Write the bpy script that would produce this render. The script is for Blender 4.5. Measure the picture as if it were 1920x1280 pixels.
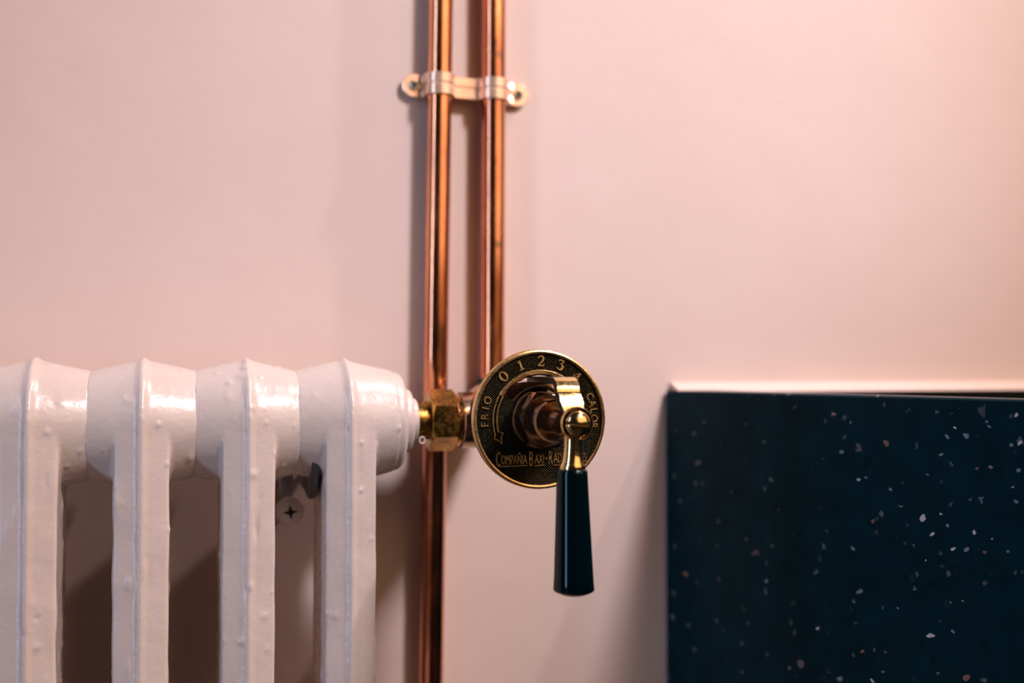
import bpy, bmesh, math, random
from mathutils import Vector, Matrix, noise
random.seed(7)
for o in list(bpy.data.objects): bpy.data.objects.remove(o)
SC = bpy.context.scene
COL = SC.collection
PI = math.pi
# ------------------------------------------------------------------ camera
FPX = 2133.3                      # 40 mm lens, focal length in pixels of a 1920 wide frame
YAW = math.radians(16.65)
PIT = math.radians(1.2)
WALL_N = 0.655                    # camera to wall, metres
CAM = Vector((0, -WALL_N, 0.75))
FW = Vector((math.sin(YAW)*math.cos(PIT), math.cos(YAW)*math.cos(PIT), math.sin(PIT)))
RT = Vector((math.cos(YAW), -math.sin(YAW), 0))
UP = RT.cross(FW)
cd = bpy.data.cameras.new('camera'); cam = bpy.data.objects.new('camera', cd); COL.objects.link(cam)
m3 = Matrix((RT, UP, -FW)).transposed()
cam.matrix_world = Matrix.Translation(CAM) @ m3.to_4x4()
cd.sensor_width = 36; cd.lens = 40; cd.clip_start = 0.02
cd.dof.use_dof = True; cd.dof.focus_distance = 0.545; cd.dof.aperture_fstop = 3.6
SC.camera = cam

def at(px, py, N):
    """point on the plane N metres in front of the camera's foot (parallel to the wall)"""
    v = FW + RT*((px-960)/FPX) + UP*((640-py)/FPX)
    return CAM + v*(N/v.y)
def depth(p): return (p-CAM).dot(FW)

# ------------------------------------------------------------------ light
W = bpy.data.worlds.new('world'); SC.world = W; W.use_nodes = True
bg = W.node_tree.nodes['Background']; bg.inputs[0].default_value = (0.62, 0.50, 0.46, 1); bg.inputs[1].default_value = 0.018

def area(name, direction, dist, size, power, color, target=(0.16, 0, 0.76), size_y=None):
    ld = bpy.data.lights.new(name, 'AREA'); ld.energy = power; ld.color = color
    ld.shape = 'RECTANGLE'; ld.size = size; ld.size_y = size_y or size
    lo = bpy.data.objects.new(name, ld); COL.objects.link(lo)
    d = Vector(direction).normalized(); t = Vector(target)
    lo.location = t + d*dist
    lo.rotation_euler = (-d).to_track_quat('-Z', 'Y').to_euler()
    return lo
def spot(name, direction, dist, radius, power, color, target, cone, blend):
    ld = bpy.data.lights.new(name, 'SPOT'); ld.energy = power; ld.color = color; ld.shadow_soft_size = radius
    ld.spot_size = math.radians(cone); ld.spot_blend = blend
    lo = bpy.data.objects.new(name, ld); COL.objects.link(lo)
    d = Vector(direction).normalized(); t = Vector(target); lo.location = t + d*dist
    lo.rotation_euler = (-d).to_track_quat('-Z', 'Y').to_euler(); return lo
KEY = (0.60, -1.0, 0.95)
spot('ceiling_spot', KEY, 1.9, 0.14, 100, (0.87, 0.97, 1.20), (0.25, 0, 0.90), 28, 1.0)
spot('added_warm_spot', KEY, 2.0, 0.16, 56, (1.0, 0.63, 0.40), (0.19, 0, 0.82), 56, 1.0)  # extra lamp added along the key direction to warm the dimmer wall
spot('wall_washer', (4.0, -1.0, 6.0), 1.7, 0.03, 68, (1.0, 0.80, 0.76), (0.18, -0.05, 0.84), 44, 1.0)
area('window_light', (-1.0, -0.62, 0.22), 1.8, 0.20, 11, (0.60, 0.72, 1.0), (0.10, 0, 0.78), 2.0)
area('added_warm_fill', (0.72, -0.95, 0.46), 1.8, 1.8, 9.0, (1.0, 0.62, 0.35), (0.12, 0, 0.80), 1.0)  # unseen area light, added to put warm reflections in the copper

SC.view_settings.view_transform = 'Standard'; SC.view_settings.look = 'None'
SC.view_settings.gamma = 1; SC.view_settings.use_curve_mapping = False
SC.view_settings.exposure = 0.30

# ------------------------------------------------------------------ materials
def mat(name, col, rough=0.5, metal=0.0, spec=0.5):
    m = bpy.data.materials.new(name); m.use_nodes = True
    b = m.node_tree.nodes['Principled BSDF']
    b.inputs['Base Color'].default_value = (*col, 1); b.inputs['Roughness'].default_value = rough
    b.inputs['Metallic'].default_value = metal; b.inputs['Specular IOR Level'].default_value = spec
    return m
class NT:
    def __init__(s, m):
        s.m = m; s.t = m.node_tree; s.b = s.t.nodes['Principled BSDF']
    def n(s, kind, **kw):
        x = s.t.nodes.new(kind)
        for k, v in kw.items():
            if k in x.inputs: x.inputs[k].default_value = v
            else: setattr(x, k, v)
        return x
    def l(s, a, b): s.t.links.new(a, b)
    def coord(s, scale=(1, 1, 1), kind='Object'):
        tc = s.n('ShaderNodeTexCoord'); mp = s.n('ShaderNodeMapping'); mp.inputs['Scale'].default_value = scale
        s.l(tc.outputs[kind], mp.inputs['Vector']); return mp.outputs['Vector']
    def noise(s, vec, scale, detail=4, rough=0.5):
        x = s.n('ShaderNodeTexNoise'); x.inputs['Scale'].default_value = scale
        x.inputs['Detail'].default_value = detail; x.inputs['Roughness'].default_value = rough
        s.l(vec, x.inputs['Vector']); return x.outputs['Fac']
    def ramp(s, fac, stops):
        r = s.n('ShaderNodeValToRGB'); e = r.color_ramp.elements
        while len(e) < len(stops): e.new(0.5)
        for i, (p, c) in enumerate(stops):
            e[i].position = p; e[i].color = c if len(c) == 4 else (*c, 1)
        s.l(fac, r.inputs['Fac']); return r.outputs['Color']
    def mix(s, fac, a, b):
        x = s.n('ShaderNodeMix', data_type='RGBA')
        for sock, v in ((x.inputs[0], fac), (x.inputs[6], a), (x.inputs[7], b)):
            if hasattr(v, 'links'): s.l(v, sock)
            elif isinstance(v, tuple): sock.default_value = (*v, 1)
            else: sock.default_value = v
        return x.outputs[2]
    def math(s, op, a, b=None):
        x = s.n('ShaderNodeMath', operation=op)
        for i, v in enumerate((a, b)):
            if v is None: continue
            if hasattr(v, 'links'): s.l(v, x.inputs[i])
            else: x.inputs[i].default_value = v
        return x.outputs[0]
    def bump(s, h, strength, dist):
        x = s.n('ShaderNodeBump'); x.inputs['Strength'].default_value = strength; x.inputs['Distance'].default_value = dist
        s.l(h, x.inputs['Height']); s.l(x.outputs[0], s.b.inputs['Normal'])
G3 = lambda v: (v, v, v)

def mk_wall():
    m = mat('pink_plaster', (0.70, 0.53, 0.49), 0.62, 0, 0.3); t = NT(m)
    v = t.coord()
    n1 = t.noise(v, 3.0, 5, 0.6); n2 = t.noise(v, 14, 6, 0.6)
    c = t.ramp(n1, [(0.3, (0.635, 0.485, 0.425)), (0.7, (0.675, 0.53, 0.475))])
    c = t.mix(t.ramp(n2, [(0.42, G3(0)), (0.75, G3(0.18))]), c, (0.60, 0.43, 0.37))
    t.l(c, t.b.inputs['Base Color'])
    h = t.math('ADD', t.math('MULTIPLY', n2, 1.0), t.math('MULTIPLY', t.noise(v, 260, 3), 0.10))
    t.bump(h, 0.17, 0.004)
    return m
M_wall = mk_wall()
def mk_paint(name='white_enamel', col=(0.60, 0.505, 0.465)):
    m = mat(name, col, 0.22, 0, 0.5); t = NT(m); v = t.coord(kind='Object')
    n = t.noise(v, 90, 4); n2 = t.noise(v, 320, 2); n3 = t.noise(v, 30, 5, 0.65)
    c = t.mix(t.ramp(n3, [(0.50, G3(0)), (0.75, G3(0.35))]), col, (0.52, 0.41, 0.35)); t.l(c, t.b.inputs['Base Color'])
    t.l(t.ramp(n, [(0.3, G3(0.22)), (0.7, G3(0.34))]), t.b.inputs['Roughness'])
    t.bump(t.math('ADD', t.math('ADD', n, t.math('MULTIPLY', n2, 0.25)), t.math('MULTIPLY', n3, 0.8)), 0.27, 0.0014)
    return m
M_paint = mk_paint()
def mk_copper():
    m = mat('copper', (0.80, 0.26, 0.09), 0.22, 1); t = NT(m); v = t.coord((1, 1, 0.28))
    n = t.noise(v, 38, 5, 0.65); n2 = t.noise(v, 150, 3)
    c = t.ramp(n, [(0.30, (0.30, 0.085, 0.04)), (0.46, (0.62, 0.19, 0.065)), (0.62, (0.86, 0.31, 0.11))])
    spots = t.ramp(t.noise(t.coord((1, 1, 0.7)), 26, 3, 0.7), [(0.66, G3(0)), (0.72, G3(0.85))])
    c = t.mix(spots, c, (0.05, 0.03, 0.03)); t.l(c, t.b.inputs['Base Color'])
    t.l(t.ramp(n2, [(0.3, G3(0.14)), (0.75, G3(0.30))]), t.b.inputs['Roughness'])
    t.b.inputs['Coat Weight'].default_value = 1; t.b.inputs['Coat IOR'].default_value = 1.9; t.b.inputs['Coat Roughness'].default_value = 0.12
    t.bump(n, 0.12, 0.001)
    return m
M_copper = mk_copper()
def mk_brass(name, light, dark, r0, r1, amount, sc=130):
    m = mat(name, light, 0.3, 1); t = NT(m); v = t.coord()
    n = t.noise(v, sc, 5, 0.65); n2 = t.noise(v, sc*4, 3)
    c = t.ramp(n, [(0.5-amount, dark), (0.5+0.18, light)]); t.l(c, t.b.inputs['Base Color'])
    t.l(t.ramp(n2, [(0.3, G3(r0)), (0.75, G3(r1))]), t.b.inputs['Roughness'])
    t.bump(n2, 0.10, 0.0006)
    return m
M_brass = mk_brass('aged_brass', (0.62, 0.36, 0.09), (0.20, 0.115, 0.03), 0.20, 0.36, 0.22)
M_bright = mk_brass('polished_brass', (0.86, 0.62, 0.30), (0.62, 0.40, 0.16), 0.12, 0.22, 0.25)
M_bronze = mk_brass('dark_bronze', (0.54, 0.36, 0.24), (0.28, 0.17, 0.11), 0.16, 0.25, 0.30, 60)
M_gold = mk_brass('worn_brass_relief', (0.86, 0.58, 0.26), (0.50, 0.32, 0.13), 0.26, 0.40, 0.22, 200)
M_clip = mk_brass('rose_brass', (0.95, 0.68, 0.52), (0.85, 0.50, 0.33), 0.20, 0.30, 0.25, 60)
M_clip.node_tree.nodes['Principled BSDF'].inputs['Metallic'].default_value = 0.6
M_dark_brass = mk_brass('dark_brass', (0.05, 0.042, 0.036), (0.02, 0.02, 0.02), 0.35, 0.5, 0.2)  # darker brass for the lever's sides and tongue
M_black = mat('black_lacquer', (0.0002, 0.0045, 0.0065), 0.10, 0, 0.35)
M_black.node_tree.nodes['Principled BSDF'].inputs['Specular Tint'].default_value = (0.55, 0.9, 1, 1)
M_dark = mat('dark_steel', (0.02, 0.028, 0.03), 0.4, 0.6)
M_steel = mat('steel_screw', (0.55, 0.50, 0.42), 0.25, 1)
def mk_field():
    m = mat('knurled_dial_field', (0.02, 0.025, 0.022), 0.40, 1.0, 0.3); t = NT(m)
    tc = t.n('ShaderNodeTexCoord'); sp = t.n('ShaderNodeSeparateXYZ'); t.l(tc.outputs['Object'], sp.inputs[0])
    k = 2*PI/0.00125
    a = t.math('ADD', sp.outputs[0], sp.outputs[2]); b = t.math('SUBTRACT', sp.outputs[0], sp.outputs[2])
    h = t.math('MULTIPLY', t.math('ADD', t.math('SINE', t.math('MULTIPLY', a, k)), t.math('SINE', t.math('MULTIPLY', b, k))), 0.25)
    h = t.math('ADD', h, 0.5)
    c = t.ramp(h, [(0.62, (0.002, 0.003, 0.003)), (0.84, (0.010, 0.009, 0.006)), (0.98, (0.34, 0.22, 0.08))])
    t.l(c, t.b.inputs['Base Color']); t.bump(h, 0.9, 0.0005)
    return m
M_field = mk_field()
def mk_terrazzo():
    m = mat('navy_terrazzo', (0.002, 0.009, 0.014), 0.36, 0, 0.08); t = NT(m); t.b.inputs['Specular Tint'].default_value = (0.4, 0.85, 1, 1); v = t.coord()
    def vor(scale, rmax, thr):
        x = t.n('ShaderNodeTexVoronoi'); x.inputs['Scale'].default_value = scale
        nz = t.n('ShaderNodeTexNoise'); nz.inputs['Scale'].default_value = scale*2.2
        t.l(v, nz.inputs['Vector'])
        mv = t.n('ShaderNodeVectorMath', operation='MULTIPLY_ADD')
        t.l(nz.outputs['Color'], mv.inputs[0]); mv.inputs[1].default_value = (0.7/scale,)*3; t.l(v, mv.inputs[2])
        t.l(mv.outputs[0], x.inputs['Vector'])
        inside = t.math('LESS_THAN', x.outputs['Distance'], rmax)
        sp = t.n('ShaderNodeSeparateColor'); t.l(x.outputs['Color'], sp.inputs[0])
        pick = t.math('GREATER_THAN', sp.outputs[0], thr)
        return t.math('MULTIPLY', inside, pick), sp.outputs[1]
    base = t.ramp(t.noise(v, 60, 4), [(0.35, (0.0001, 0.0135, 0.0205)), (0.7, (0.0004, 0.0205, 0.0310))])
    f1, k1 = vor(170, 0.24, 0.80); f2, k2 = vor(90, 0.20, 0.95); f3, k3 = vor(95, 0.30, 0.80)
    c = t.mix(f3, base, (0.0003, 0.0125, 0.0180))
    c = t.mix(f1, c, t.ramp(k1, [(0.3, (0.012, 0.026, 0.034)), (0.95, (0.10, 0.12, 0.14))]))
    c = t.mix(f2, c, t.ramp(k2, [(0.3, (0.022, 0.034, 0.042)), (0.9, (0.15, 0.13, 0.13))]))
    t.l(c, t.b.inputs['Base Color']); t.bump(t.noise(v, 220, 3), 0.06, 0.001)
    return m
M_terr = mk_terrazzo()
M_chip = [mat('chip_white', (0.55, 0.50, 0.52), 0.4), mat('chip_grey', (0.16, 0.20, 0.24), 0.4),
          mat('chip_rust', (0.20, 0.11, 0.08), 0.4), mat('chip_dim', (0.045, 0.055, 0.06), 0.4)]
M_floor = mat('dark_floor', (0.05, 0.04, 0.035), 0.5)
M_thread = mat('white_thread', (0.75, 0.65, 0.6), 0.6)

# ------------------------------------------------------------------ mesh helpers
def link(name, bm, m, parent=None, smooth=30, loc=None):
    bmesh.ops.recalc_face_normals(bm, faces=bm.faces)
    me = bpy.data.meshes.new(name); bm.to_mesh(me); bm.free()
    me.materials.append(m)
    for p in me.polygons: p.use_smooth = bool(smooth)
    if smooth and smooth < 180: me.set_sharp_from_angle(angle=math.radians(smooth))
    o = bpy.data.objects.new(name, me); COL.objects.link(o)
    if loc is not None: o.location = loc
    if parent: o.parent = parent
    return o
def thing(name, label, cat, loc=(0, 0, 0), group=None):
    o = bpy.data.objects.new(name, None); COL.objects.link(o); o.location = loc; o.empty_display_size = 0.02
    tag(o, label, cat, group); return o
def tag(o, label, cat, group=None):
    o['label'] = label; o['category'] = cat
    if group: o['group'] = group
def box(bm, c, s, rot=None, bevel=0, seg=2):
    r = bmesh.ops.create_cube(bm, size=1); vs = r['verts']
    bmesh.ops.scale(bm, vec=s, verts=vs)
    if bevel:
        es = list({e for v in vs for e in v.link_edges})
        g = bmesh.ops.bevel(bm, geom=es, offset=bevel, segments=seg, profile=0.6, affect='EDGES')
        vs = list({v for f in g['faces'] for v in f.verts} | {v for v in vs if v.is_valid})
    if rot: bmesh.ops.rotate(bm, cent=(0, 0, 0), matrix=rot, verts=vs)
    bmesh.ops.translate(bm, vec=c, verts=vs); return vs
def lathe(bm, prof, axis='Z', seg=48, off=(0, 0, 0), rf=None):
    """prof: list of (h, r); axis Z/X/Y(towards the camera = -Y). closed with caps. rf(angle, r) may change the radius"""
    rings = []
    for h, r in prof:
        ring = []
        for i in range(seg):
            a = 2*PI*i/seg; rr = rf(a, r) if rf else r
            c, s = rr*math.cos(a), rr*math.sin(a)
            p = {'Z': (c, s, h), 'X': (h, c, s), 'Y': (c, -h, s)}[axis]
            ring.append(bm.verts.new(Vector(p)+Vector(off)))
        rings.append(ring)
    for a, b in zip(rings, rings[1:]):
        for i in range(seg):
            bm.faces.new((a[i], a[(i+1) % seg], b[(i+1) % seg], b[i]))
    bm.faces.new(rings[0]); bm.faces.new(rings[-1][::-1])
def hexrad(a, rot=0):
    x = (a-rot) % (PI/3) - PI/6
    return math.cos(PI/6)/math.cos(x)
def hexnut(bm, R, h0, h1, axis, rot=0, off=(0, 0, 0), both=True, seg=96, inner=None):
    """hexagonal nut with chamfered corners, R = corner radius, from h0 to h1 along the axis"""
    ap = R*math.cos(PI/6); rings = []
    def ring(f): 
        L = []
        for i in range(seg):
            a = 2*PI*i/seg; rr, h = f(R*hexrad(a, rot))
            c, s = rr*math.cos(a), rr*math.sin(a)
            p = {'Z': (c, s, h), 'X': (h, c, s), 'Y': (c, -h, s)}[axis]
            L.append(bm.verts.new(Vector(p)+Vector(off)))
        rings.append(L)
    k = 0.55
    if both: ring(lambda r: (ap*0.98, h0)); ring(lambda r: (r, h0+(r-ap*0.98)*k))
    else: ring(lambda r: (r, h0))
    ring(lambda r: (r, h1-(r-ap*0.98)*k)); ring(lambda r: (ap*0.98, h1))
    if inner: ring(lambda r: (inner, h1)); ring(lambda r: (inner, h1-(h1-h0)*0.3))
    for a, b in zip(rings, rings[1:]):
        for i in range(seg): bm.faces.new((a[i], a[(i+1) % seg], b[(i+1) % seg], b[i]))
    bm.faces.new(rings[0]); bm.faces.new(rings[-1][::-1])
def tube(bm, pts, rad, seg=24):
    pts = [Vector(p) for p in pts]; rings = []
    t0 = (pts[1]-pts[0]).normalized(); ref = Vector((1, 0, 0)) if abs(t0.x) < 0.9 else Vector((0, 0, 1))
    u = t0.cross(ref).normalized()
    for i, p in enumerate(pts):
        t = (pts[min(i+1, len(pts)-1)]-pts[max(i-1, 0)]).normalized()
        u = (u - t*u.dot(t)).normalized(); w = t.cross(u)
        r = rad(i) if callable(rad) else rad
        rings.append([bm.verts.new(p+(u*math.cos(2*PI*k/seg)+w*math.sin(2*PI*k/seg))*r) for k in range(seg)])
    for a, b in zip(rings, rings[1:]):
        for k in range(seg): bm.faces.new((a[k], a[(k+1) % seg], b[(k+1) % seg], b[k]))
    bm.faces.new(rings[0]); bm.faces.new(rings[-1][::-1])
def ribbon(bm, pts, width_dir, width, thick_fn, groove=False):
    """strip of rectangular section: pts run along it, width_dir is constant"""
    wd = Vector(width_dir); pts = [Vector(p) for p in pts]; rings = []
    for i, p in enumerate(pts):
        t = (pts[min(i+1, len(pts)-1)]-pts[max(i-1, 0)]).normalized()
        n = t.cross(wd).normalized(); th = thick_fn(i)/2; w = (width(i) if callable(width) else width)/2
        e = min(th, w)*0.3
        sec = [(-w+e, -th), (w-e, -th), (w, -th+e), (w, th-e), (w-e, th)]+([(w*0.16, th), (w*0.06, th*0.2), (-w*0.10, th*0.2), (-w*0.20, th)] if groove else [])+[(-w+e, th), (-w, th-e), (-w, -th+e)]
        K = len(sec)
        rings.append([bm.verts.new(p+wd*a+n*b) for a, b in sec])
    for a, b in zip(rings, rings[1:]):
        for k in range(K): bm.faces.new((a[k], a[(k+1) % K], b[(k+1) % K], b[k]))
    bm.faces.new(rings[0]); bm.faces.new(rings[-1][::-1])

# ------------------------------------------------------------------ setting
bm = bmesh.new(); box(bm, (0.2, 0.05, 1.25), (5.0, 0.10, 2.7))
w = link('wall_back', bm, M_wall, smooth=0); w['kind'] = 'structure'
bm = bmesh.new(); box(bm, (0.2, -1.55, -0.05), (5.0, 3.1, 0.10))
w = link('floor', bm, M_floor, smooth=0); w['kind'] = 'structure'

# ------------------------------------------------------------------ terrazzo panel by the wall
SA = math.radians(18)                                   # angle of the panel from the wall's normal
sd = Vector((math.sin(SA), -math.cos(SA), 0)); sn = Vector((-math.cos(SA), -math.sin(SA), 0))
c0 = at(1243, 731, WALL_N); ztop = c0.z
TH = 0.024
def slab_pt(px, py, lift=0.0):
    v = FW + RT*((px-960)/FPX) + UP*((640-py)/FPX)
    t = (c0-CAM).dot(sn)/v.dot(sn); return CAM+v*t + sn*lift
rotz = Matrix((sd, -sn, Vector((0, 0, 1)))).transposed()  # local x = along, y = thickness (away from the viewer)
sink = thing('terrazzo_sink', 'dark navy terrazzo slab with pale flecks, right of the brass valve', 'sink', (c0.x, -0.2, 0))
def child(o, t): 
    o.parent = t; o.matrix_parent_inverse = Matrix.Translation(-t.location); return o
LEN = 0.62
bm = bmesh.new()
box(bm, (LEN/2, TH/2, (ztop-0.0)/2), (LEN, TH, ztop), None, 0.0022, 3)
bmesh.ops.rotate(bm, cent=(0, 0, 0), matrix=rotz, verts=bm.verts)
bmesh.ops.translate(bm, vec=c0*1 - Vector((0, 0, ztop)) + sd*0.002, verts=bm.verts)
bmesh.ops.bisect_plane(bm, geom=bm.verts[:]+bm.edges[:]+bm.faces[:], plane_co=(0, -0.0006, 0), plane_no=(0, 1, 0), clear_outer=True)
bmesh.ops.holes_fill(bm, edges=[e for e in bm.edges if e.is_boundary])
child(link('front_panel', bm, M_terr), sink)
# added panel, near-black colour standing in for the shade below the plaster ledge
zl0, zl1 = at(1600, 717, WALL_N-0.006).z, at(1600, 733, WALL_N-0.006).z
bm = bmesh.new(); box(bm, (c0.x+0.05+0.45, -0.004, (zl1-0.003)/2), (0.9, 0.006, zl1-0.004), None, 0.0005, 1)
child(link('gap_shade_panel', bm, mat('gap_shade_navy', (0.0005, 0.004, 0.006), 0.5, 0, 0.2)), sink)
bm = bmesh.new()  # unseen floor, added to keep the gap behind the slab dark
q = [c0+sd*0.06-sn*(TH+0.001), c0+sd*LEN-sn*(TH+0.001), Vector((c0.x+0.9, c0.y-0.5, 0)), Vector((c0.x+0.9, -0.008, 0)), Vector((c0.x+0.06, -0.008, 0))]
lo = [bm.verts.new((p.x, p.y, ztop-0.16)) for p in q]; hi = [bm.verts.new((p.x, p.y, ztop-0.14)) for p in q]
bm.faces.new(lo); bm.faces.new(hi)
for i in range(5): bm.faces.new((lo[i], lo[(i+1) % 5], hi[(i+1) % 5], hi[i]))
child(link('added_dark_floor', bm, M_terr, smooth=0), sink)
# stone chips flush in the face: (px, py, half-size px, kind)
chips = [(1730, 971, 10, 0), (1748, 1001, 8, 0), (1787, 1029, 7, 0), (1812, 1030, 8, 1), (1745, 1191, 10, 0), (1612, 1108, 10, 1),
         (1286, 1076, 9, 2), (1249, 1111, 7, 2), (1812, 1270, 10, 2), (1562, 776, 6, 2), (1564, 776, 4, 0), (1646, 742, 4, 0), (1906, 778, 6, 0),
         (1662, 830, 9, 2), (1578, 847, 6, 1), (1610, 899, 5, 0), (1624, 895, 5, 1), (1688, 949, 5, 2), (1690, 949, 3, 0), (1764, 963, 4, 0),
         (1637, 977, 6, 2), (1670, 917, 5, 1), (1827, 998, 6, 0), (1846, 1035, 5, 2), (1812, 817, 8, 1), (1776, 818, 7, 1), (1791, 802, 5, 0),
         (1912, 830, 8, 0), (1896, 834, 6, 1), (1846, 1093, 8, 3), (1910, 881, 6, 1), (1784, 870, 8, 3), (1617, 1221, 6, 2),
         (1533, 1178, 6, 0), (1437, 1089, 5, 1), (1308, 868, 11, 3), (1320, 790, 7, 3), (1490, 1185, 10, 3), (1786, 1183, 6, 1), (1660, 1222, 4, 2),
         (1574, 1272, 9, 1), (1636, 1276, 6, 0), (1656, 1259, 5, 1), (1684, 1140, 3, 0), (1805, 1126, 3, 0), (1783, 1129, 4, 1), (1765, 852, 6, 1),
         (1858, 875, 7, 1), (1905, 940, 6, 1), (1899, 913, 3, 0), (1832, 878, 5, 2), (1739, 889, 4, 1), (1777, 985, 5, 1), (1736, 1050, 3, 0),
         (1697, 1018, 5, 3), (1599, 1028, 6, 1), (1860, 1010, 3, 0), (1890, 1033, 4, 1), (1904, 1073, 6, 3), (1460, 955, 4, 3), (1398, 1012, 4, 3),
         (1400, 1010, 6, 3), (1480, 1252, 5, 1), (1291, 1172, 8, 3), (1371, 922, 5, 3), (1850, 790, 4, 1), (1854, 799, 6, 1), (1595, 792, 4, 1)]
for px, py, hs, k in chips:
    c = slab_pt(px, py, 0.00001); sc = depth(c)/FPX*hs
    bm = bmesh.new(); n = random.randint(6, 9); el = random.uniform(0.45, 0.8); rr = random.uniform(0, PI)
    tv, bv = [], []
    for i in range(n):
        a = 2*PI*i/n + random.uniform(-0.25, 0.25); r = sc*random.uniform(0.55, 1.0)
        x, z = r*math.cos(a), r*math.sin(a)*el
        x, z = x*math.cos(rr)-z*math.sin(rr), x*math.sin(rr)+z*math.cos(rr)
        p = sd*(x*1.25)+Vector((0, 0, z))
        tv.append(bm.verts.new(p*0.9+sn*0.00012)); bv.append(bm.verts.new(p-sn*0.0002))
    bm.faces.new(tv)
    for i in range(n): bm.faces.new((tv[i], tv[(i+1) % n], bv[(i+1) % n], bv[i]))
    child(link('stone_chip', bm, M_chip[k], smooth=0, loc=c), sink)
# plaster ledge on the wall above the added shade panel
bm = bmesh.new(); x0 = at(1264, 725, WALL_N-0.006).x
H_ = zl0-zl1
sec = [(0, zl0+0.0005), (-0.0016, zl0+0.0004), (-0.0040, zl0-H_*0.12), (-0.0090, zl0-H_*0.48), (-0.0130, zl0-H_*0.80), (-0.0140, zl0-H_*0.95), (-0.0132, zl0-H_*1.05), (0, zl0-H_*1.05)]
va = [bm.verts.new((x0, y, z)) for y, z in sec]; vb = [bm.verts.new((x0+0.95, y, z)) for y, z in sec]
bm.faces.new(va); bm.faces.new(vb)
for i in range(8): bm.faces.new((va[i], va[(i+1) % 8], vb[(i+1) % 8], vb[i]))
t = link('trim_1', bm, M_wall); t['kind'] = 'structure'

# ------------------------------------------------------------------ radiator
AX_N = 0.599
axp = at(662, 790, AX_N); AZ = axp.z; AY = axp.y
def ridge_x(px): return at(px, 780, AX_N-0.033).x
X4 = ridge_x(661); PITCH = (X4-ridge_x(51))/3
rad = thing('radiator', 'cream white painted cast iron column radiator standing left of the brass valve', 'radiator', (X4-PITCH*2, AY, 0))
R1, R2 = 0.0335, 0.0268
PROF = [(0, R1+0.0003), (0.0006, R1+0.0001), (0.0030, R1-0.0015), (0.0035, R1-0.0017)]
def prof_r(x):
    x = abs(x)
    for (xa, ra), (xb, rb) in zip(PROF, PROF[1:]):
        if x <= xb: return ra+(rb-ra)*(x-xa)/(xb-xa)
    xa, ra = PROF[-1]; return ra+(R2-ra)*(x-xa)/(PITCH/2-xa)
FV = 0.12
CW = 0.0128                                             # half width of a column
def raw_section(last):
    bm = bmesh.new()
    h = PITCH/2
    xs = [-h-0.0008, -h, h, h+0.0008]+[-h+(2*h)*i/40 for i in range(1, 40)]
    xs = sorted(set(xs+[s*p[0] for s in (-1, 1) for p in PROF]))
    lathe(bm, [(x, prof_r(x)) for x in xs], 'X', 96)
    for v in bm.verts:                                   # the front is cast in a deeper V than the top
        if v.co.y < 0:
            r = math.hypot(v.co.y, v.co.z); dr = R1-prof_r(v.co.x); k = max(0, -v.co.y/r)
            v.co.y += FV*dr*k
        else: v.co.y *= 1.40                             # unseen rear stretched towards the wall to block light behind the hub
    # column: stadium profile (half circle over a straight shaft) swept over x
    xs = sorted(set([s*p[0] for s in (-1, 1) for p in PROF]+[s*v for s in (-1, 1) for v in (0.006, 0.010, CW-0.0012, CW-0.0003, CW)]))
    rings = []
    for x in xs:
        r = prof_r(x)-(0.0012 if abs(x) >= CW-0.0001 else (0.0003 if abs(x) > CW-0.001 else 0)); L = []
        for i in range(33):
            a = PI*i/32; L.append(bm.verts.new((x, (-r+FV*(R1-prof_r(x)))*math.cos(a) if a < PI/2 else -r*math.cos(a)*0.72, r*math.sin(a))))
        L.append(bm.verts.new((x, r*0.72, -0.235))); L.append(bm.verts.new((x, -r+FV*(R1-prof_r(x)), -0.235)))
        rings.append(L)
    for a, b in zip(rings, rings[1:]):
        for i in range(len(a)): bm.faces.new((a[i], a[(i+1) % len(a)], b[(i+1) % len(a)], b[i]))
    bm.faces.new(rings[0]); bm.faces.new(rings[-1][::-1])
    bmesh.ops.recalc_face_normals(bm, faces=bm.faces)
    return bm
def lower_section():
    bm = bmesh.new(); h = PITCH/2; zb = -AZ+0.075
    lathe(bm, [(x, prof_r(x)) for x in (-h, -0.0028, -0.0012, 0, 0.0012, 0.0028, h)], 'X', 40, (0, 0, zb))
    sec = [(-CW, -prof_r(CW)+FV*(R1-prof_r(CW))), (-0.0028, -prof_r(0.0028)), (-0.0012, -R1), (0.0012, -R1), (0.0028, -prof_r(0.0028)), (CW, -prof_r(CW)+FV*(R1-prof_r(CW))), (CW, R1*0.66), (0, R1*0.72), (-CW, R1*0.66)]
    a = [bm.verts.new((x, y, -0.234)) for x, y in sec]; b = [bm.verts.new((x, y, zb)) for x, y in sec]
    for i in range(9): bm.faces.new((a[i], a[(i+1) % 9], b[(i+1) % 9], b[i]))
    bm.faces.new(a); bm.faces.new(b[::-1])
    return bm
VOX = 0.00095
me = bpy.data.meshes.new('section_source'); b_ = raw_section(False); b_.to_mesh(me); b_.free()
src = bpy.data.objects.new('section_source', me); COL.objects.link(src)
md = src.modifiers.new('r', 'REMESH'); md.mode = 'VOXEL'; md.voxel_size = VOX
md = src.modifiers.new('s', 'SMOOTH'); md.iterations = 3; md.factor = 0.5
dg = bpy.context.evaluated_depsgraph_get()
base_me = bpy.data.meshes.new_from_object(src.evaluated_get(dg))
bpy.data.objects.remove(src)
import numpy as np
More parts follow.
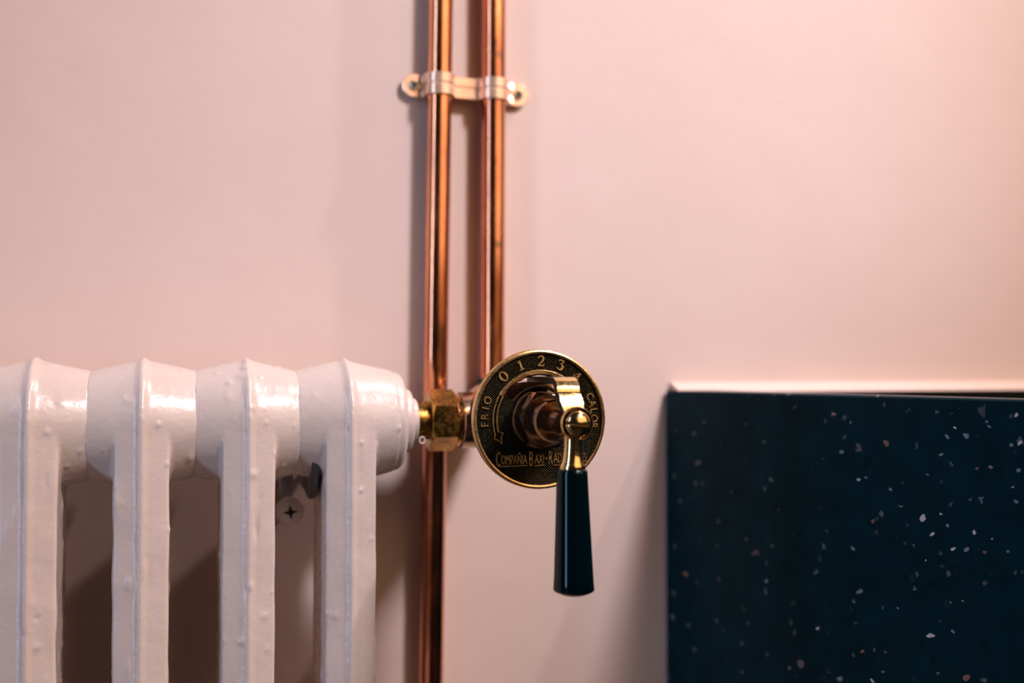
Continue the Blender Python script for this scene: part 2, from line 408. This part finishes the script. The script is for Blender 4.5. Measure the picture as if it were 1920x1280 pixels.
def paint_section(idx):
    """copy of the cast section with its own runs, blobs and chips of thick paint"""
    me = base_me.copy(); n = len(me.vertices)
    co = np.empty(n*3); me.vertices.foreach_get('co', co); co = co.reshape(-1, 3)
    no = np.empty(n*3); me.vertex_normals.foreach_get('vector', no); no = no.reshape(-1, 3)
    rng = np.random.RandomState(20+idx); d = np.zeros(n)
    # broad waviness of the casting
    for k in range(14):
        f = rng.uniform(30, 200, 3); ph = rng.uniform(0, 6.28)
        d += 0.00004*np.sin(co@(f*rng.choice([-1, 1], 3))+ph)
    front = np.where(no[:, 1] < 0.1)[0]
    for k in range(95):                                  # blobs and runs
        c = co[front[rng.randint(len(front))]]; r = rng.uniform(0.0007, 0.0022); e = rng.choice([1, 1, 1.5, 4.0])
        dist = ((co[:, 0]-c[0])**2+(co[:, 1]-c[1])**2+((co[:, 2]-c[2])/e)**2)
        d += rng.uniform(0.00015, 0.0007)*np.exp(-dist/(r*r))*rng.choice([1, 1, 1, -0.7])
    co = co+no*d[:, None]
    bm = bmesh.new(); me.vertices.foreach_set('co', co.reshape(-1)); bm.from_mesh(me)
    bpy.data.meshes.remove(me)
    lb = lower_section(); tmp = bpy.data.meshes.new('t'); lb.to_mesh(tmp); lb.free(); bm.from_mesh(tmp); bpy.data.meshes.remove(tmp)
    return bm
for i in range(-2, 4):
    o = link('radiator_section', paint_section(i+3), M_paint, smooth=40, loc=(X4+PITCH*(i-3), AY, AZ)); child(o, rad)
bpy.data.meshes.remove(base_me)
# drip hanging under a joint, end bushing, reducer, collar
def ax(px): return at(px, 790, AX_N-0.02).x
bm = bmesh.new()
xa, xb = X4+PITCH/2-0.0025, ax(767)
lathe(bm, [(xa-0.004, 0.0255), (xa, 0.0263), (xa+0.0006, 0.0268), (xa+0.0016, 0.0268), (xa+0.0020, 0.0262), (xa+(xb-xa)*0.55, 0.0260), (xa+(xb-xa)*0.7, 0.0255), (xa+(xb-xa)*0.88, 0.0238), (xb-0.0003, 0.0215), (xb, 0.0195)], 'X', 96, (0, AY, AZ))
for v in bm.verts:
    if v.co.y < AY: v.co.y = AY+(v.co.y-AY)*(0.97+0.03*max(0, min(1, (v.co.x-xa)/(xb-xa))))
child(link('end_bushing', bm, M_paint, smooth=60), rad)
xc = ax(784)
bm = bmesh.new(); lathe(bm, [(xb-0.0008, 0.0172), (xb+(xc-xb)*0.55, 0.0170), (xb+(xc-xb)*0.85, 0.0160), (xc, 0.0138)], 'X', 72, (0, AY, AZ))
child(link('reducer', bm, M_paint, smooth=60), rad)
xd = ax(793.5)
bm = bmesh.new(); lathe(bm, [(xc-0.0006, 0.0120), (xd-0.0008, 0.0119), (xd, 0.0112)], 'X', 64, (0, AY, AZ))
child(link('collar', bm, M_paint, smooth=60), rad)
lc = at(791.5, 825, AX_N-0.010); bm = bmesh.new()
L = [lc+Vector((0.0014*math.cos(a), 0, 0.0017*math.sin(a))) for a in [2*PI*k/20 for k in range(20)]]
L.append(L[0].copy()); tube(bm, L, 0.00042, 8)
child(link('thread_loop', bm, M_thread), rad)

# ------------------------------------------------------------------ bracket behind the radiator
bk = thing('radiator_bracket', 'grey hooked wall bracket and crosshead screw in gap between radiator columns', 'bracket', (at(560, 900, WALL_N).x, 0, 0))
hx = at(583, 900, 0.598).x
def hk(N, py): return (N-WALL_N, at(583, py, N).z)
outline = [hk(0.580, 858), hk(0.5785, 866), hk(0.580, 895), hk(0.586, 922), hk(0.592, 935), hk(0.597, 934), hk(0.612, 916), hk(0.64, 903), hk(0.6545, 903), hk(0.6545, 888), hk(0.64, 888), hk(0.612, 886), hk(0.597, 880), hk(0.588, 862)]
bm = bmesh.new()
fa = [bm.verts.new((hx-0.0018, y, z)) for y, z in outline]; fb = [bm.verts.new((hx+0.0018, y, z)) for y, z in outline]
for i in range(len(fa)): bm.faces.new((fa[i], fa[(i+1) % len(fa)], fb[(i+1) % len(fa)], fb[i]))
bm.faces.new(fa); bm.faces.new(fb[::-1])
bmesh.ops.bevel(bm, geom=[e for e in bm.edges if abs(e.verts[0].co.x-e.verts[1].co.x) < 1e-6], offset=0.0005, segments=2, affect='EDGES')
hook = child(link('hook', bm, mat('grey_painted_steel', (0.12, 0.115, 0.115), 0.3, 0.3)), bk)
sc_ = at(543, 958, 0.622)
p1 = at(538, 912, 0.632)
bm = bmesh.new(); box(bm, (p1.x, (p1.y)/2-0.0005, p1.z), (0.0065, abs(p1.y)-0.001, 0.016), None, 0.001)
child(link('arm', bm, mat('pale_zinc', (0.42, 0.46, 0.52), 0.3, 0.4)), bk)
scr = bmesh.new()
lathe(scr, [(-0.0325, 0.0035), (0.0, 0.0035), (0.0001, 0.0078), (0.0012, 0.0078), (0.0026, 0.0070), (0.0038, 0.0054), (0.0046, 0.0032), (0.0049, 0.0008)], 'Y', 40)
screw = child(link('screw', scr, mat('white_screw', (0.88, 0.80, 0.76), 0.25), smooth=50, loc=sc_), bk)
screw['label'] = 'white domed crosshead screw'
bm = bmesh.new()
star = []
for k in range(8):
    a = PI/4*k+0.1; r = 0.0042 if k % 2 == 0 else 0.0014
    star.append((r*math.cos(a), r*math.sin(a)))
fa = [bm.verts.new((x, -0.0052, z)) for x, z in star]; fb = [bm.verts.new((x*0.5, -0.002, z*0.5)) for x, z in star]
for i in range(8): bm.faces.new((fa[i], fa[(i+1) % 8], fb[(i+1) % 8], fb[i]))
bm.faces.new(fa); bm.faces.new(fb[::-1])
r_ = link('cross_recess', bm, mat('dark_recess', (0.004, 0.004, 0.005), 0.8), smooth=0); r_.parent = screw

# ------------------------------------------------------------------ copper pipes
PN = 0.6462; PR = 0.0072
pa, pb = at(826.5, 0, PN), at(808, 1280, PN); d = (pb-pa)/(pb.z-pa.z)
def pipe_pt(z): return pa+d*(z-pa.z)
t = thing('copper_pipe', 'long copper pipe running from top to bottom of frame, the left of the pair', 'pipe', pipe_pt(0.0), 'copper pipes on the wall')
bm = bmesh.new(); tube(bm, [pipe_pt(0.002+i*0.02) for i in range(0, 120)], PR, 40)
child(link('pipe_tube', bm, M_copper, smooth=60), t)
qa, qb = at(926, 0, PN), at(923.5, 680, PN); e = (qb-qa)/(qb.z-qa.z)
def pipe2(z): return qa+e*(z-qa.z)

# ------------------------------------------------------------------ valve geometry anchors
DN = 0.524
DC = at(1012.3, 785.5, DN); DR = 131.0/FPX*depth(DC)
valve = thing('radiator_valve', 'brass radiator valve with numbered round dial and black handled lever beside the radiator', 'valve', (DC.x, DC.y, 0))
zend = at(920, 735, PN).z
t2 = thing('copper_pipe.001', 'shorter copper pipe ending behind the brass dial, the right of the pair', 'pipe', pipe2(zend), 'copper pipes on the wall')
bm = bmesh.new()
bendc = [pipe2(zend+0.012+i*0.02) for i in range(0, 85)]
p_end = pipe2(zend); 
curve = [p_end+Vector((0, -0.012*(1-math.cos(a)), 0.012*(1-math.sin(a)))) for a in [PI/2*k/8 for k in range(8, -1, -1)]]
tail = [curve[0]+Vector((0, -0.05, 0))*f for f in (1.0, 0.6, 0.3)]
tube(bm, tail+curve[:-1]+bendc, PR, 40)
child(link('pipe_tube', bm, M_copper, smooth=60), t2)

# ------------------------------------------------------------------ pipe clip
ca, cb = at(775.5, 160.5, (WALL_N-0.0035)), at(970.5, 178.5, (WALL_N-0.0035))
cl = thing('pipe_clip', 'pinkish brass double saddle clip holding both copper pipes to wall', 'pipe clip', (ca+cb)/2*1)
ux = (cb-ca).normalized()
def clipz(x): return ca.z+(cb.z-ca.z)*(x-ca.x)/(cb.x-ca.x)
c1 = pipe_pt(clipz(pa.x)); c2 = pipe2(clipz(qa.x))
pts = []; RB = PR+0.0012
yb = ca.y
def arc(cx, cy):
    L = []
    for k in range(15):
        a = PI*(1-k/14); L.append(Vector((cx+RB*math.cos(a), cy-RB*math.sin(a), 0)))
    return L
def add(x, y): pts.append(Vector((x, y, clipz(x))))
hw = 0.0068
add(ca.x-0.000, yb); add(ca.x+0.002, yb); add(c1.x-RB-0.0022, yb); add(c1.x-RB-0.0006, yb-0.0008)
for p in arc(c1.x, c1.y): add(p.x, p.y)
ym = c1.y+0.0005
add(c1.x+RB+0.001, ym); add(c1.x+RB+0.003, ym+0.0003); add(c2.x-RB-0.003, ym+0.0003); add(c2.x-RB-0.001, ym)
for p in arc(c2.x, c2.y): add(p.x, p.y)
add(c2.x+RB+0.0006, yb-0.0008); add(c2.x+RB+0.0022, yb); add(cb.x-0.002, yb); add(cb.x, yb)
bm = bmesh.new()
zx = Vector((-ux.z, 0, ux.x))
ribbon(bm, pts, zx, lambda i: 2*hw*(0.92 if 4 < i < len(pts)-5 else 1.0), lambda i: 0.0015, True)
band = child(link('band', bm, M_clip, smooth=40), cl)
for c in (ca, cb):
    bm = bmesh.new(); lathe(bm, [(-0.0007, hw), (0.0004, hw), (0.0007, hw-0.0004)], 'Y', 36); child(link('ear', bm, M_clip, loc=c), cl)
    bm = bmesh.new(); lathe(bm, [(-0.0035+0.0002, 0.0045), (-0.0008, 0.0045)], 'Y', 24); child(link('spacer', bm, M_clip, loc=c), cl)
    bm = bmesh.new(); lathe(bm, [(0.0004, 0.0030), (0.0012, 0.0031), (0.0018, 0.0028), (0.0022, 0.0022), (0.0022, 0.0019), (0.0012, 0.0012)], 'Y', 28)
    s = child(link('screw', bm, M_steel, loc=c), cl); s['label'] = 'small dark-centred brass screw'
    bm = bmesh.new(); lathe(bm, [(0.0010, 0.0019), (0.0027, 0.0019)], 'Y', 6); r = link('recess', bm, M_dark, smooth=0); r.parent = s
    
# ------------------------------------------------------------------ valve body
vz = AZ
def vchild(name, bm, m, **k): return child(link(name, bm, m, **k), valve)
bm = bmesh.new(); xe = ax(815)
lathe(bm, [(xd-0.002, 0.0107), (xd+0.001, 0.0107), (xd+0.0014, 0.0102), (xe+0.002, 0.0102)], 'X', 48, (0, AY, vz)); vchild('tailpiece', bm, M_brass)
xf = at(863, 785, AX_N-0.014).x; xe2 = at(812, 785, AX_N-0.014).x
bm = bmesh.new(); hexnut(bm, 0.0166, xe2, xf, 'X', PI/6+0.0, (0, AY, vz)); vchild('union_nut', bm, M_brass, smooth=20)
xg = ax(879)
bm = bmesh.new(); lathe(bm, [(xf-0.0005, 0.0128), (xf+0.0005, 0.0138), (xf+0.0022, 0.0140), (xf+0.0030, 0.0132), (xg-0.0012, 0.0132), (xg, 0.0125)], 'X', 56, (0, AY, vz)); vchild('union_collar', bm, mk_brass('coppery_brass', (0.78, 0.42, 0.18), (0.40, 0.18, 0.07), 0.16, 0.28, 0.2))
bm = bmesh.new(); lathe(bm, [(xg-0.0006, 0.0146), (xg, 0.0152), (DC.x, 0.0152), (DC.x+0.004, 0.014)], 'X', 56, (0, AY, vz)); vchild('body_inlet', bm, M_bronze)
by = AY-DC.y                                             # distance from dial back to the pipe axis (negative h)
bm = bmesh.new(); lathe(bm, [(-by-0.022, 0.010), (-by-0.018, 0.016), (-by-0.004, 0.0185), (-by+0.010, 0.0185), (-0.034, 0.017), (-0.020, 0.015)], 'Y', 56, (DC.x, DC.y, DC.z)); vchild('valve_body', bm, M_bronze)
bm = bmesh.new(); hexnut(bm, 0.0210, -0.022, -0.010, 'Y', 0.1, (DC.x, DC.y, DC.z)); vchild('body_nut', bm, mk_brass('rosy_bronze', (0.62, 0.40, 0.30), (0.30, 0.17, 0.11), 0.16, 0.28, 0.2), smooth=20)
# compression nut where the right pipe comes in
bm = bmesh.new(); hexnut(bm, 0.0115, curve[0].y*0-0.0, 0.012, 'Y', 0.0, (curve[0].x, curve[0].y-0.014, curve[0].z)); vchild('pipe_nut', bm, M_dark, smooth=20)
bm = bmesh.new(); hexnut(bm, 0.0102, 0.0, 0.008, 'Z', 0.3, pipe2(at(915, 722, PN).z)-Vector((0, 0, 0.004))); vchild('inlet_nut', bm, M_dark, smooth=20)

# ---- dial: local frame x right, z up, height towards -Y
def polar(r, a): return r*math.cos(a), r*math.sin(a)
dialo = None
bm = bmesh.new()
NA = 180; radii = [0.20, 0.30, 0.44, 0.468, 0.625, 0.655, 0.80, 0.95]
S0, S1 = math.radians(12), math.radians(147)
grid = [[bm.verts.new((DR*r*math.cos(2*PI*k/NA), 0, DR*r*math.sin(2*PI*k/NA))) for k in range(NA)] for r in radii]
for i in range(len(radii)-1):
    for k in range(NA):
        a = 2*PI*(k+0.5)/NA
        if radii[i] >= 0.467 and radii[i+1] <= 0.626 and S0 < a < S1: continue
        bm.faces.new((grid[i][k], grid[i][(k+1) % NA], grid[i+1][(k+1) % NA], grid[i+1][k]))
ex = bmesh.ops.extrude_face_region(bm, geom=list(bm.faces))
bmesh.ops.translate(bm, vec=(0, 0.0022, 0), verts=[v for v in ex['geom'] if isinstance(v, bmesh.types.BMVert)])
dialo = vchild('dial', bm, M_field, smooth=30, loc=DC); dialo['label'] = 'round dark knurled dial plate with raised brass rim, numbers and words'
def dchild(name, bm, m, **k):
    o = link(name, bm, m, **k); o.parent = dialo; return o
def ringseg(bm, prof, a0, a1, n):
    """prof: closed list of (r, h); swept from angle a0 to a1"""
    full = abs(a1-a0-2*PI) < 1e-6; rings = []
    for k in range(n if full else n+1):
        a = a0+(a1-a0)*k/n
        rings.append([bm.verts.new((r*math.cos(a), -h, r*math.sin(a))) for r, h in prof])
    m = len(prof); cnt = n if full else n
    for k in range(cnt):
        A, B = rings[k], rings[(k+1) % len(rings)]
        for i in range(m): bm.faces.new((A[i], A[(i+1) % m], B[(i+1) % m], B[i]))
    if not full: bm.faces.new(rings[0]); bm.faces.new(rings[-1][::-1])
bm = bmesh.new(); ringseg(bm, [(DR*0.935, -0.0021), (DR*0.935, 0.0004), (DR*0.942, 0.0010), (DR*0.965, 0.0012), (DR*0.988, 0.0008), (DR, -0.0002), (DR, -0.0022), (DR*0.99, -0.0028)], 0, 2*PI, 128)
dchild('rim', bm, M_gold)
# stop arc with arrow head
bm = bmesh.new(); ringseg(bm, [(DR*0.643, -0.001), (DR*0.645, 0.0008), (DR*0.660, 0.0010), (DR*0.698, 0.0010), (DR*0.708, 0.0006), (DR*0.708, -0.001)], math.radians(20), math.radians(150), 60)
dchild('stop_arc', bm, M_gold)
def stroke(bm, pts, w, h=0.0007, close=False):
    """flat raised stroke through 2D pts (x, z); w: width or list"""
    n = len(pts); P2 = [Vector(p) for p in pts]; top = []
    for i in range(n):
        if close: t = P2[(i+1) % n]-P2[i-1]
        else: t = P2[min(i+1, n-1)]-P2[max(i-1, 0)]
        t.normalize(); nn = Vector((-t.y, t.x)); ww = (w[i] if isinstance(w, (list, tuple)) else w)/2
        a, b = P2[i]+nn*ww, P2[i]-nn*ww
        top.append([bm.verts.new((a.x, 0.0004, a.y)), bm.verts.new((a.x, -h, a.y)), bm.verts.new((b.x, -h, b.y)), bm.verts.new((b.x, 0.0004, b.y))])
    for i in range(n if close else n-1):
        A, B = top[i], top[(i+1) % n]
        for k in range(4): bm.faces.new((A[k], A[(k+1) % 4], B[(k+1) % 4], B[k]))
    if not close: bm.faces.new(top[0]); bm.faces.new(top[-1][::-1])
def arcpts(r, a0, a1, n, c=(0, 0)): return [(c[0]+r*math.cos(math.radians(a0+(a1-a0)*k/n)), c[1]+r*math.sin(math.radians(a0+(a1-a0)*k/n))) for k in range(n+1)]
bm = bmesh.new()
lw = DR*0.017
stroke(bm, arcpts(DR*0.700, 149, 197, 24), lw); stroke(bm, arcpts(DR*0.645, 149, 195, 24), lw)
stroke(bm, arcpts(DR*0.672, 149, 150, 1), DR*0.06)
def pl(r, a): return polar(DR*r, math.radians(a))
stroke(bm, [pl(0.700, 197), pl(0.735, 202), pl(0.690, 204.5), pl(0.665, 211), pl(0.630, 203), pl(0.585, 199), pl(0.645, 195)], lw)
dchild('arrow_line', bm, M_gold)
# numerals, own strokes in a unit box: width 0.7, height 1 (centre at origin)
def numeral(ch):
    bm = bmesh.new()
    T, t_ = 0.20, 0.09
    if ch == '0':
        n = 32; pts = [(0.30*math.cos(2*PI*k/n), 0.45*math.sin(2*PI*k/n)) for k in range(n)]
        stroke(bm, pts, [t_+(T-t_)*abs(math.cos(2*PI*k/n))**1.5 for k in range(n)], 0.14, True)
    if ch == '1':
        stroke(bm, [(0.02, 0.46), (0.02, -0.44)], T*0.85, 0.14); stroke(bm, [(-0.22, -0.45), (0.26, -0.45)], 0.09, 0.14)
        stroke(bm, [(-0.24, 0.24), (-0.12, 0.32), (0.04, 0.46)], [0.07, 0.10, 0.12], 0.14)
    if ch == '2':
        top = arcpts(0.25, 165, -10, 16, (0, 0.22)); 
        pts = top+[(0.20, 0.06), (0.08, -0.10), (-0.12, -0.26), (-0.27, -0.43)]
        stroke(bm, pts, [0.15]+[0.10]*6+[0.13]*4+[T*0.95]*6+[0.17, 0.14, 0.10, 0.08], 0.14)
        stroke(bm, [(-0.30, -0.43), (0.26, -0.43)], 0.13, 0.14); stroke(bm, [(0.25, -0.48), (0.32, -0.24)], [0.10, 0.05], 0.14)
    if ch == '3':
        stroke(bm, [(-0.25, 0.26), (-0.23, 0.45)], [0.05, 0.10], 0.14); stroke(bm, [(-0.24, 0.44), (0.26, 0.44)], 0.11, 0.14)
        stroke(bm, [(0.25, 0.44), (0.0, 0.10)], 0.09, 0.14)
        stroke(bm, [(-0.05, 0.10), (0.05, 0.11)]+arcpts(0.27, 75, -150, 18, (0, -0.18)), [0.08, 0.09]+[0.10]*3+[T]*9+[0.12]*7, 0.14)
    if ch == '4':
        stroke(bm, [(0.12, 0.47), (0.12, -0.44)], T*0.85, 0.14); stroke(bm, [(0.12, 0.46), (-0.30, -0.17)], 0.08, 0.14)
        stroke(bm, [(-0.32, -0.18), (0.32, -0.18)], 0.10, 0.14); stroke(bm, [(-0.06, -0.45), (0.30, -0.45)], 0.08, 0.14)
    return bm
NH = DR*0.150
for ch, ang, r in (('0', 131.7, 0.822), ('1', 111.0, 0.828), ('2', 89.4, 0.832), ('3', 68.5, 0.835), ('4', 48.0, 0.825)):
    bm = numeral(ch); a = math.radians(ang)
    bmesh.ops.scale(bm, vec=(NH*1.05, NH*0.006/0.0007*0.0006/NH if False else 0.005, NH), verts=bm.verts)
    bmesh.ops.rotate(bm, cent=(0, 0, 0), matrix=Matrix.Rotation(-(a-PI/2), 3, 'Y'), verts=bm.verts)
    x, z = polar(DR*r, a); bmesh.ops.translate(bm, vec=(x, 0, z), verts=bm.verts)
    dchild('numeral', bm, M_gold, smooth=0)
def letters(body, size, sx, small=None):
    cu = bpy.data.curves.new('lettering', 'FONT'); cu.body = body; cu.size = size; cu.extrude = 0.0006; cu.resolution_u = 3
    cu.align_x = 'CENTER'; cu.align_y = 'CENTER'; cu.offset = 0.00006
    if small: 
        cu.small_caps_scale = small
        for f in cu.body_format: f.use_small_caps = True
    tmp = bpy.data.objects.new('t', cu); COL.objects.link(tmp)
    bpy.context.view_layer.update()
    me = bpy.data.meshes.new_from_object(tmp.evaluated_get(bpy.context.evaluated_depsgraph_get()))
    bm = bmesh.new(); bm.from_mesh(me); bpy.data.objects.remove(tmp); bpy.data.curves.remove(cu); bpy.data.meshes.remove(me)
    bmesh.ops.transform(bm, matrix=Matrix(((sx, 0, 0, 0), (0, 0, -1, 0), (0, 1, 0, 0), (0, 0, 0, 1))), verts=bm.verts)
    return bm
for word, a0, a1 in (('FRIO', 184.5, 160.5), ('CALOR', 23.0, -7.5)):
    for k, ch in enumerate(word):
        a = math.radians(a0+(a1-a0)*k/(len(word)-1))
        bm = letters(ch, DR*0.155, 0.92)
        zs = [v.co.z for v in bm.verts]; xs = [v.co.x for v in bm.verts]
        bmesh.ops.translate(bm, vec=(-(min(xs)+max(xs))/2, 0, -(min(zs)+max(zs))/2), verts=bm.verts)
        bmesh.ops.rotate(bm, cent=(0, 0, 0), matrix=Matrix.Rotation(-(a-PI/2), 3, 'Y'), verts=bm.verts)
        x, z = polar(DR*0.825, a); bmesh.ops.translate(bm, vec=(x, 0, z), verts=bm.verts)
        dchild('letter', bm, M_gold, smooth=0)
def fit(bm, x0, x1, z0):
    xs = [v.co.x for v in bm.verts]; zs = [v.co.z for v in bm.verts]; k = (x1-x0)/(max(xs)-min(xs))
    for v in bm.verts: v.co.x = x0+(v.co.x-min(xs))*k; v.co.z += z0-min(zs)
# bottom line, big initials and small capitals with a rule under the small ones
segs = [('C', -0.655, -0.590, 0.30, -0.665), ('OMPAÑIA', -0.580, -0.195, 0.185, -0.635), ('B', -0.165, -0.105, 0.30, -0.665),
        ('AXI', -0.085, 0.055, 0.185, -0.630), ('-', 0.070, 0.110, 0.19, -0.575), ('R', 0.130, 0.190, 0.28, -0.650), ('ADIADORES', 0.200, 0.700, 0.185, -0.625)]
for body, x0, x1, size, z0 in segs:
    bm = letters(body, DR*size, 1.0); fit(bm, DR*x0, DR*x1, DR*z0)
    dchild('lettering', bm, M_gold, smooth=0)
for x0, x1 in ((-0.60, -0.19), (-0.085, 0.06), (0.20, 0.70)):
    bm = bmesh.new(); stroke(bm, [(DR*x0, -DR*0.662), (DR*x1, -DR*0.655)], DR*0.014, 0.0006); dchild('underline', bm, M_gold, smooth=0)

# ---- bonnet and spindle
def ycyl(name, prof, m, off=DC, seg=64, **k):
    bm = bmesh.new(); lathe(bm, prof, 'Y', seg, off); return vchild(name, bm, m, **k)
ycyl('flange', [(-0.010, DR*0.43), (0.0008, DR*0.43), (0.0016, DR*0.42), (0.0024, DR*0.40)], M_bronze)
bm = bmesh.new(); hexnut(bm, DR*0.425, 0.0022, 0.0125, 'Y', math.radians(172), DC, True, 96); vchild('bonnet_nut', bm, M_bronze, smooth=20)
HN = 0.480                                               # plane of the lever
hub = at(1077, 793.5, HN); hh = DC.y-hub.y               # spindle length
ycyl('bonnet', [(0.011, 0.0100), (0.0215, 0.0100), (0.0228, 0.0092)], M_bronze)
ycyl('spindle', [(0.022, 0.0062), (hh-0.004, 0.0062)], M_bronze)
# ---- lever (> strap, boss, screw, ferrule, grip)
bm = bmesh.new()
hx, hz = hub.x, hub.z
zt = at(1060, 706.5, 0.492).z                            # top of the bend
th = 0.0032
p = [(hub.y+0.000, hz-0.002), (hub.y+0.000, hz+0.004), (hub.y+0.0015, hz+0.0085), (hub.y+0.0035, hz+0.0120)]
yc = hub.y+0.0050; rb = 0.0062
zc = zt-th/2-rb
p += [(yc-0.0003, zc-0.002)]
p += [(yc+rb-rb*math.cos(a), zc+rb*math.sin(a)) for a in [PI/2*k/8 for k in range(9)]]
p += [(yc+rb+0.010, zt-th/2), (DC.y-0.002, zt-th/2), (DC.y+0.004, zt-th/2)]
SX = at(1060, 740, 0.488).x
pts = [Vector((SX+(hx-SX)*max(0, 1-max(0, (z-hz))/0.014), y, z)) for y, z in p]
ribbon(bm, pts[:-3], (1, 0, 0), lambda i: 0.0098 if i < 2 else 0.0115, lambda i: th)
lever = vchild('lever', bm, M_bright, smooth=40); lever['label'] = 'bent brass strap lever with domed slotted screw and black grip'
lever.data.materials.append(M_dark_brass)
for f in lever.data.polygons:
    if abs(f.normal.x) > 0.6: f.material_index = 1
def lchild(name, bm, m, **k):
    o = link(name, bm, m, **k); o.parent = lever; return o
bm = bmesh.new(); ribbon(bm, [pts[-4]]+pts[-3:], (1, 0, 0), 0.0114, lambda i: th*0.99); lchild('tongue', bm, M_dark_brass)
bm = bmesh.new(); lathe(bm, [(-0.010, 0.0066), (0.0000, 0.0070), (0.0022, 0.0075), (0.0036, 0.0076), (0.0044, 0.0073), (0.0044, 0.0068), (0.0020, 0.0064)], 'Y', 56, hub); lchild('boss', bm, M_bright)
# domed screw with a slot
bm = bmesh.new(); rs = 0.0060; hd = 0.0036
lathe(bm, [(0.0030, rs), (0.0042, rs*0.99)]+[(0.0042+hd*math.sin(b), rs*0.99*math.cos(b)) for b in [PI/2*k/10 for k in range(1, 10)]]+[(0.0042+hd, 0.0003)], 'Y', 56)
sl = Matrix.Rotation(math.radians(6), 3, 'Y') @ Vector((0, 0, 1))
halves = bmesh.new()
for s in (1, -1):
    b2 = bm.copy()
    g = b2.verts[:]+b2.edges[:]+b2.faces[:]
    r = bmesh.ops.bisect_plane(b2, geom=g, plane_co=sl*0.0008*s, plane_no=sl*s, clear_inner=True)
    bmesh.ops.holes_fill(b2, edges=[e for e in b2.edges if e.is_boundary])
    tmp = bpy.data.meshes.new('t'); b2.to_mesh(tmp); b2.free(); halves.from_mesh(tmp); bpy.data.meshes.remove(tmp)
bm.free()
lathe(halves, [(0.0028, rs*0.98), (0.0050, rs*0.95)], 'Y', 48)
lchild('slotted_screw', halves, M_bright, smooth=30, loc=hub)
# neck and ferrule below the boss
zn0, zn1 = at(1077, 822, HN).z, at(1075, 880, HN).z
gx = at(1072.5, 880, HN).x
bm = bmesh.new(); hN = zn0-zn1; rr = lambda px: px/FPX*depth(hub)/2
prof = [(zn1, rr(48)), (zn1+hN*0.08, rr(50)), (zn1+hN*0.16, rr(47)), (zn1+hN*0.30, rr(40)), (zn1+hN*0.50, rr(37)), (zn1+hN*0.75, rr(36)), (zn0+0.001, rr(38)), (zn0+0.004, rr(40))]
lathe(bm, prof, 'Z', 48, (gx, hub.y, 0))
for v in bm.verts: v.co.x += (hx-gx)*max(0, min(1, (v.co.z-zn1)/(zn0-zn1)))*0.6
lchild('ferrule', bm, M_bright, smooth=50)
zg0, zg1 = at(1073, 879, HN).z, at(1076, 1118, HN).z; H = zg0-zg1
bm = bmesh.new()
wid = lambda f: 58+(78-58)*f**1.05
prof = [(zg0+0.0001, rr(30)), (zg0, rr(52)), (zg0-0.0005, rr(56.5)), (zg0-0.0016, rr(58))]
for k in range(1, 12): f = k/12*0.93; prof.append((zg0-0.0016-f*H, rr(wid(f))))
prof += [(zg0-H*0.945, rr(77.5)), (zg0-H*0.953, rr(75)), (zg0-H*0.965, rr(66)), (zg0-H*0.980, rr(50)), (zg0-H*0.992, rr(30)), (zg0-H, rr(8))]
lathe(bm, prof, 'Z', 64, (gx, hub.y, 0))
gx2 = at(1076, 1100, HN).x
for v in bm.verts: v.co.x += (gx2-gx)*(zg0-v.co.z)/H
g = lchild('handle_grip', bm, M_black, smooth=50); g['label'] = 'glossy black tapered grip'
